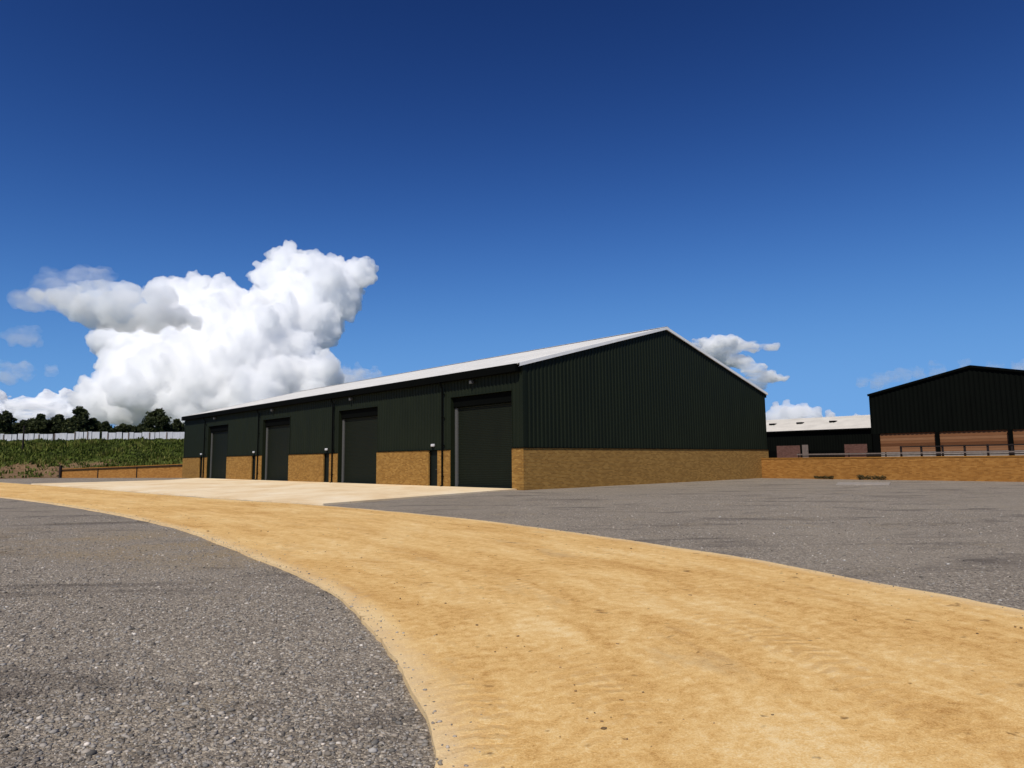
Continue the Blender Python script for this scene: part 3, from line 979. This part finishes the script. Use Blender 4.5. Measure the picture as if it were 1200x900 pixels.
# two weeds rooted at the foot of the right wall
def weed(px, py, size, label):
    g = ground(px, py)
    t_ = (g - WR0) @ wdir
    b = WR0 + wdir * t_ + np.array([-wdir[1], wdir[0]]) * -.25
    if b[1] > (WR0 + wdir * t_)[1]: b = WR0 + wdir * t_ - np.array([-wdir[1], wdir[0]]) * .25
    e = empty('weed', (b[0], b[1], 0), 0, label, 'plant', 'weeds at the foot of the wall')
    m = MB(); cs = []; rs = []
    for q in range(12):
        a = random.uniform(0, 6.28); l = size * random.uniform(.4, 1.0)
        tip = np.array((wdir[0] * l * 1.2 * math.cos(a), wdir[1] * l * 1.2 * math.cos(a) - .12 * abs(math.sin(a)), l * .28))
        m.tube([(0, 0, 0), tuple(tip * .6 + np.array((0, 0, .05))), tuple(tip)], [.012, .008, .003], 5)
        cs.append(tip); rs.append(.24 * size)
    m.build('stem', M['bark'], e)
    V, F_, T = leaf_cloud(cs, rs, [60] * 12, .05, .7, .25)
    V[:, 2] = np.maximum(V[:, 2], .01)
    np_mesh('leaves', V, F_, M['dry_weed'], tone=T, parent=e)


weed(1024, 562.0, .75, 'larger straggly weed at the wall foot beside the pale concrete pad')
weed(966, 561.3, .55, 'smaller straggly weed at the wall foot nearer the warehouse gable')

# ---- loose stones on the gravel near the viewer, one mass
def poly_side(P, x, y):
    """distance across the track: x position of a rim at each y"""
    return np.interp(y, P[:, 1], P[:, 0])


ico = np.array([(0, 0, 1), (.894, 0, .447), (.276, .851, .447), (-.724, .526, .447), (-.724, -.526, .447), (.276, -.851, .447), (.724, .526, -.447), (-.276, .851, -.447), (-.894, 0, -.447), (-.276, -.851, -.447), (.724, -.526, -.447), (0, 0, -1)])
icf = np.array([(0, 1, 2), (0, 2, 3), (0, 3, 4), (0, 4, 5), (0, 5, 1), (1, 6, 2), (2, 7, 3), (3, 8, 4), (4, 9, 5), (5, 10, 1), (2, 6, 7), (3, 7, 8), (4, 8, 9), (5, 9, 10), (1, 10, 6), (11, 7, 6), (11, 8, 7), (11, 9, 8), (11, 10, 9), (11, 6, 10)])


def stones(name, x, y, z, size, colour, flat=.6):
    n = len(x)
    a = rng.uniform(0, 6.283, n); ca, sa = np.cos(a), np.sin(a)
    sx = size * rng.uniform(.7, 1.3, n); sy = size * rng.uniform(.6, 1.0, n); sz = size * flat * rng.uniform(.6, 1.1, n)
    V = ico[None] * (1 + rng.uniform(-.28, .28, (n, 12, 1)))
    vx = V[:, :, 0] * sx[:, None]; vy = V[:, :, 1] * sy[:, None]; vz = V[:, :, 2] * sz[:, None]
    X = vx * ca[:, None] - vy * sa[:, None] + x[:, None]
    Y = vx * sa[:, None] + vy * ca[:, None] + y[:, None]
    Z = vz + (z + sz * .35)[:, None]
    V = np.stack([X, Y, Z], 2).reshape(-1, 3)
    F_ = (icf[None] + (np.arange(n) * 12)[:, None, None]).reshape(-1, 3)
    return np_mesh(name, V, F_, M['stone'], colour=np.repeat(colour, 12, 0), kind='stuff')


n = 120000
yy = 2.2 + 19 * rng.random(n) ** 2.1
xx = rng.uniform(-1, .2, n) * (1.6 + yy * .80)
# the same on the far side of the track
n2 = 40000
yy2 = 5.5 + 24 * rng.random(n2) ** 1.9
xx2 = rng.uniform(0, 1, n2) * 14
lx = poly_side(Lr, xx, yy); ok = xx < lx - .02
rx = poly_side(Rr, xx2, yy2); ok2 = xx2 > rx + .02
xx = np.concatenate([xx[ok], xx2[ok2]]); yy = np.concatenate([yy[ok], yy2[ok2]])
n = len(xx)
size = np.clip(rng.lognormal(math.log(.0085), .42, n), .004, .026)
base = np.clip(rng.normal(.20, .07, n), .05, .5)
white = rng.random(n) < .028
base[white] = rng.uniform(.32, .55, white.sum())
warm = rng.normal(0, .035, n)
colr = np.stack([base * (1.5 + warm), base * 1.33, base * (1.13 - warm)], 1)
zz = -.012 + .016 * wob(xx, yy)
stones('gravel', xx, yy, zz, size, np.clip(colr, .01, .9))

# gravel kicked over the rims onto the track
for A, sg, nn in ((Lr, 1, 1500), (Rr, -1, 600)):
    iu = rng.integers(int(NU * .10), int(NU * .45), nn)
    off = np.abs(rng.normal(0, .11, nn)) * rng.choice([.4, 1, 1, 2.2], nn) + .0
    dn = (Rr[iu] - Lr[iu]); dn /= np.linalg.norm(dn, axis=1)[:, None]
    q = A[iu] + dn * (sg * off)[:, None] + rng.normal(0, .03, (nn, 2))
    ins = (q[:, 0] > poly_side(Lr, 0, q[:, 1]) - .02) & (q[:, 0] < poly_side(Rr, 0, q[:, 1]) + .02)
    b_ = np.clip(rng.normal(.21, .08, nn), .05, .5)
    stones('gravel', q[ins, 0], q[ins, 1], np.full(ins.sum(), ROAD_Z + .002), np.clip(rng.lognormal(math.log(.006), .5, nn), .003, .018)[ins], (np.stack([b_ * 1.5, b_ * 1.3, b_ * 1.05], 1))[ins])

# crumbs of mud and grit on the track
n = 3600
tt = rng.uniform(.05, .95, n); iu = rng.integers(int(NU * .12), int(NU * .55), n)
q = Lr[iu] * (1 - tt)[:, None] + Rr[iu] * tt[:, None] + rng.normal(0, .1, (n, 2))
sz = np.clip(rng.lognormal(math.log(.0055), .6, n), .003, .03)
cc = np.stack([rng.uniform(.16, .5, n)] * 3, 1) * np.array([1, .62, .28])
ins = (q[:, 0] > poly_side(Lr, 0, q[:, 1]) + .1) & (q[:, 0] < poly_side(Rr, 0, q[:, 1]) - .1)
stones('rubble', q[ins, 0], q[ins, 1], np.full(ins.sum(), ROAD_Z + .012), sz[ins], cc[ins], .45)

# ================================================================== CLOUDS
CLOUDS_ON = True
def cloud_mat(name, dens, colr=(1, 1, 1), aniso=.0, noise_scale=None, lo=.45, hi=.6, stretch=(1, 1, 1)):
    m = bpy.data.materials.new(name); m.use_nodes = True
    t = m.node_tree; t.nodes.clear()
    o = t.nodes.new('ShaderNodeOutputMaterial'); s = t.nodes.new('ShaderNodeVolumeScatter')
    s.inputs['Color'].default_value = (*colr, 1); s.inputs['Density'].default_value = dens
    s.inputs['Anisotropy'].default_value = aniso
    t.links.new(s.outputs[0], o.inputs['Volume'])
    if noise_scale:
        tc = t.nodes.new('ShaderNodeTexCoord'); mp = t.nodes.new('ShaderNodeMapping'); mp.inputs['Scale'].default_value = stretch
        nz = t.nodes.new('ShaderNodeTexNoise'); nz.inputs['Scale'].default_value = noise_scale; nz.inputs['Detail'].default_value = 5; nz.inputs['Roughness'].default_value = .6
        mr = t.nodes.new('ShaderNodeMapRange'); mr.inputs['From Min'].default_value = lo; mr.inputs['From Max'].default_value = hi
        mr.inputs['To Max'].default_value = dens
        t.links.new(tc.outputs['Object'], mp.inputs[0]); t.links.new(mp.outputs[0], nz.inputs['Vector']); t.links.new(nz.outputs[0], mr.inputs['Value'])
        t.links.new(mr.outputs[0], s.inputs['Density'])
    return m


def cloud(name, lobes, Y, mat, label, voxel=9.0, depth=.8, sub=7, rough=1.0, flatten=1.0, lean=0.0):
    """lobes: (px, py, r px) surveyed against the picture, given real size and depth at distance Y;
    lean: how far lower lobes come forward (the flank facing the sun slopes)"""
    k = Y / F_PX
    c0 = at(lobes[0][0], lobes[0][1], Y)
    bm = bmesh.new()
    def ball(p, r, sub_=2):
        mt = Matrix.Translation(p) @ Matrix.Diagonal((r, r, r * flatten, 1))
        bmesh.ops.create_icosphere(bm, subdivisions=sub_, radius=1.0, matrix=mt)
    rs = random.Random(len(lobes) * 7 + int(Y))
    for (px, py, r) in lobes:
        R_ = r * k
        Yl = Y + rs.uniform(-1, 1) * R_ * depth - lean * (py - lobes[0][1]) * k
        p = at(px, py, Yl) - c0
        p = Vector((p[0], p[1], p[2]))
        R_ *= Yl / Y
        ball(p, R_ * .86)
        for q in range(sub):
            d = Vector((rs.gauss(0, 1), rs.gauss(0, 1), rs.gauss(.25, 1))).normalized()
            r1 = R_ * rs.uniform(.22, .46)
            p1 = p + Vector((d.x, d.y, d.z * flatten)) * R_ * rs.uniform(.66, .9)
            ball(p1, r1)
            for g in range(5):
                d2 = (Vector((rs.gauss(0, 1), rs.gauss(0, 1), rs.gauss(.2, 1))).normalized() + d * .6).normalized()
                ball(p1 + Vector((d2.x, d2.y, d2.z * flatten)) * r1 * .85, r1 * rs.uniform(.25, .5), 1)
    me = bpy.data.meshes.new(name); bm.to_mesh(me); bm.free()
    me.materials.append(mat)
    o = bpy.data.objects.new(name, me); col.objects.link(o)
    o.location = tuple(c0)
    rm = o.modifiers.new('Remesh', 'REMESH'); rm.mode = 'VOXEL'; rm.voxel_size = voxel
    u = Y / 4500 * rough
    for (kind_, sz_, st) in (('CLOUDS', 150, 60), ('VORONOI', 75, -50), ('VORONOI', 32, -24), ('CLOUDS', 14, 12)):
        tx = bpy.data.textures.new('billow', kind_); tx.noise_scale = sz_ * u
        if kind_ == 'CLOUDS': tx.noise_depth = 2; tx.noise_basis = 'IMPROVED_PERLIN'
        else: tx.distance_metric = 'DISTANCE'
        dm = o.modifiers.new('Displace', 'DISPLACE'); dm.texture = tx; dm.strength = st * u; dm.mid_level = .45; dm.texture_coords = 'LOCAL'
    rm = o.modifiers.new('Clean', 'REMESH'); rm.mode = 'VOXEL'; rm.voxel_size = voxel * .8
    dg = bpy.context.evaluated_depsgraph_get()
    me2 = bpy.data.meshes.new_from_object(o.evaluated_get(dg))
    o.modifiers.clear(); o.data = me2
    tag(o, label, 'cloud')
    return o


if CLOUDS_ON:
    M['cloud'] = cloud_mat('cumulus', .027)
    M['cloud_shade_grey'] = cloud_mat('shade_grey_cumulus', .026, (.70, .73, .77), .0)  # the front cloud's shade is put into its grey scatter colour
    M['cloud_thin'] = cloud_mat('thin_cloud', .020, (1, 1, 1), 0, .006, .42, .70, (1, 1, 2.2))
    M['cloud_streak'] = cloud_mat('streak_cloud', .085, (1, 1, 1), 0, .0065, .38, .62, (.35, 1, 2.4))
    M['cloud_veil'] = cloud_mat('veil_cloud', .0105, (1, 1, 1), 0, .004, .40, .72, (1, 1, 3))
    main = [(340, 352, 46), (340, 313, 24), (318, 328, 24), (365, 316, 22), (388, 325, 25), (412, 328, 22), (432, 312, 12), (422, 322, 18), (396, 348, 34), (366, 376, 44),
            (340, 404, 50), (305, 400, 52), (285, 372, 32), (258, 352, 26), (232, 340, 22), (206, 334, 14), (190, 345, 22), (222, 365, 36), (240, 400, 56), (195, 400, 52),
            (150, 408, 34), (122, 402, 20), (158, 440, 44), (112, 462, 24), (105, 478, 22), (200, 448, 58), (236, 452, 50), (262, 440, 46), (270, 450, 60), (330, 450, 56), (372, 442, 34), (300, 470, 40), (220, 480, 36), (150, 476, 30), (126, 450, 20)]
    cloud('cumulus_cloud', main, 4500, M['cloud'], 'huge white towering cumulus cloud above the far end of the warehouse', 8.0, .55, 9, 1.0, 1.0, 1.0)
    cloud('cumulus_cloud', [(418, 440, 14), (400, 446, 20), (440, 442, 12), (425, 452, 18), (380, 455, 24), (455, 446, 8), (345, 470, 28)], 4300, M['cloud_thin'], 'small soft white cloud low over the warehouse eaves', 9, .8, 6)
    grey = [(140, 360, 30), (175, 368, 26), (208, 372, 20), (228, 377, 12), (108, 356, 26), (80, 350, 20), (60, 346, 14), (42, 346, 10), (150, 342, 20), (185, 352, 20), (118, 334, 12), (110, 374, 20), (150, 380, 18), (180, 384, 14), (90, 366, 16), (135, 372, 22)]
    cloud('cumulus_cloud', grey, 3000, M['cloud_shade_grey'], 'flat grey cloud drifting in front of the huge white cumulus', 8, .6, 6, .9, .8)
    cloud('cloud_wisp', [(60, 340, 26), (95, 326, 20), (120, 325, 16), (35, 352, 18), (20, 350, 14), (80, 352, 22), (70, 330, 14)], 2900, M['cloud_veil'], 'torn pale wisp on the upper left of the grey cloud', 9, .6, 5)
    cloud('cloud_wisp', [(30, 392, 15), (18, 394, 11), (42, 396, 9)], 3100, M['cloud_veil'], 'small faint wisp at the left picture edge below the grey cloud', 7, .6, 5)
    cloud('cloud_wisp', [(10, 436, 16), (30, 434, 13), (-10, 432, 18), (58, 436, 9)], 3600, M['cloud_veil'], 'faint low wisp at the left edge above the tree row', 8, .6, 5)
    cloud('cloud_bank', [(20, 478, 16), (50, 476, 16), (80, 472, 18), (-10, 474, 20), (110, 482, 16), (140, 486, 16), (180, 490, 18), (-40, 476, 22), (35, 490, 20), (75, 490, 20), (215, 494, 18), (0, 488, 20), (110, 494, 16), (150, 496, 16), (62, 480, 18), (95, 486, 18)], 6500, M['cloud_streak'], 'low soft cloud bank along the horizon behind the trees', 16, .8, 5)
    cloud('cloud_wisp', [(830, 402, 15), (848, 404, 15), (866, 407, 14), (884, 408, 12), (898, 407, 9), (909, 406, 6), (850, 418, 16), (868, 424, 16), (884, 434, 16), (898, 440, 13), (911, 443, 9), (920, 444, 6), (890, 450, 12), (880, 444, 12), (836, 412, 16)], 3400, M['cloud_streak'], 'white streaked cloud touching the right roof slope of the warehouse', 7, .7, 6, 1.0, .62)
    cloud('cumulus_cloud', [(925, 484, 15), (912, 480, 9), (940, 482, 12), (905, 492, 13), (955, 490, 11), (972, 492, 9), (930, 500, 18), (990, 496, 9), (1008, 496, 8), (960, 502, 14), (1020, 500, 12)], 5200, M['cloud'], 'small white cumulus cloud above the cream barn roof', 10, .7, 6)
    cloud('cloud_wisp', [(1030, 444, 12), (1050, 440, 11), (1012, 446, 7), (1075, 436, 10), (1100, 432, 10), (1130, 428, 10), (1165, 430, 12), (1195, 432, 12)], 3800, M['cloud_veil'], 'thin pale wisp just above the big black barn roof', 8, .7, 5)

for nm_, lb_, ct_ in (('ground', 'flat farmland running out to the horizon', 'ground'), ('gravel_yard', 'grey gravel yard on both sides of the ochre track', 'yard'), ('road', 'curving ochre sand coloured concrete track crossing the yard', 'track'),
                      ('concrete_apron', 'pale concrete apron in front of the roller shutters', 'apron'), ('concrete_pad', 'thin pale concrete pad lying in front of the right wall', 'slab'), ('bank', 'grassy earth bank and raised ground behind the yard', 'bank'),
                      ('woods', 'low dark wood behind the row of trees at the far left', 'wood'), ('grass', 'long weedy grass covering the bank at the left', 'grass'), ('gravel', 'loose grey stones lying over the gravel yard', 'gravel'), ('gravel.001', 'scattered stones spilled over the left rim of the track', 'gravel'),
                      ('gravel.002', 'scattered stones spilled over the right rim of the track', 'gravel'), ('rubble', 'small brown crumbs of mud and grit on the track', 'rubble')):
    o_ = bpy.data.objects.get(nm_)
    if o_: tag(o_, lb_, ct_)

# ================================================================== LIGHT
SUN_EL = R(50)
sdir = np.array([-.29, -.957]); sdir /= np.linalg.norm(sdir)
S = Vector((sdir[0] * math.cos(SUN_EL), sdir[1] * math.cos(SUN_EL), math.sin(SUN_EL)))
sun = bpy.data.lights.new('sun', 'SUN'); sun.energy = 4.2; sun.angle = R(.53); sun.color = (1, .945, .85)
so = bpy.data.objects.new('sun', sun); col.objects.link(so)
so.rotation_euler = S.to_track_quat('Z', 'Y').to_euler()
so.location = (0, -20, 40)

w = bpy.data.worlds.new('World'); scene.world = w; w.use_nodes = True
nt = w.node_tree; nt.nodes.clear()
wo = nt.nodes.new('ShaderNodeOutputWorld'); bg = nt.nodes.new('ShaderNodeBackground')
sky = nt.nodes.new('ShaderNodeTexSky'); sky.sky_type = 'NISHITA'; sky.sun_disc = False
sky.sun_elevation = SUN_EL; sky.sun_rotation = math.atan2(sdir[0], sdir[1]) % (2 * math.pi)
sky.altitude = 0; sky.air_density = .6; sky.dust_density = 0; sky.ozone_density = 2.0
# deep polarised blue: contrast, then a soft shoulder towards the horizon
gm = nt.nodes.new('ShaderNodeGamma'); gm.inputs[1].default_value = 2.5
nt.links.new(sky.outputs[0], gm.inputs[0])
def vm(op, a, b, c=None):
    n_ = nt.nodes.new('ShaderNodeVectorMath'); n_.operation = op
    for i_, q_ in enumerate((a, b, c)):
        if q_ is None: continue
        if isinstance(q_, tuple): n_.inputs[i_].default_value = q_
        else: nt.links.new(q_, n_.inputs[i_])
    return n_.outputs[0]
SKY_GAIN = 10.0          # undone by the background strength of 0.1
lin = vm('MULTIPLY', gm.outputs[0], (.0455, .0440, .0362))
den = vm('MULTIPLY_ADD', lin, (1 / .175, 1 / .41, 1 / .83), (1.0, 1.0, 1.0))
nt.links.new(vm('MULTIPLY', vm('DIVIDE', lin, den), (SKY_GAIN,) * 3), bg.inputs[0])
bg.inputs[1].default_value = .1
nt.links.new(bg.outputs[0], wo.inputs[0])

# ================================================================== CAMERA AND RENDER
cam = bpy.data.cameras.new('camera'); cam.sensor_width = 36; cam.sensor_fit = 'HORIZONTAL'; cam.lens = 36 * F_PX / 1200
cam.clip_start = .05; cam.clip_end = 30000
co = bpy.data.objects.new('camera', cam); col.objects.link(co)
co.matrix_world = Matrix(((rt[0], up[0], -fw[0], 0), (rt[1], up[1], -fw[1], 0), (rt[2], up[2], -fw[2], CAM_H), (0, 0, 0, 1)))
scene.camera = co
scene.render.engine = 'CYCLES'
cy = scene.cycles
cy.use_denoising = True
cy.max_bounces = 40; cy.diffuse_bounces = 4; cy.glossy_bounces = 3; cy.transmission_bounces = 4; cy.volume_bounces = 36; cy.transparent_max_bounces = 16
cy.volume_step_rate = 4.0; cy.volume_max_steps = 128
cy.use_adaptive_sampling = True; cy.adaptive_threshold = .01
scene.view_settings.view_transform = 'Standard'; scene.view_settings.look = 'None'
scene.view_settings.exposure = 0.0; scene.view_settings.gamma = 1.0
scene.view_settings.use_curve_mapping = False
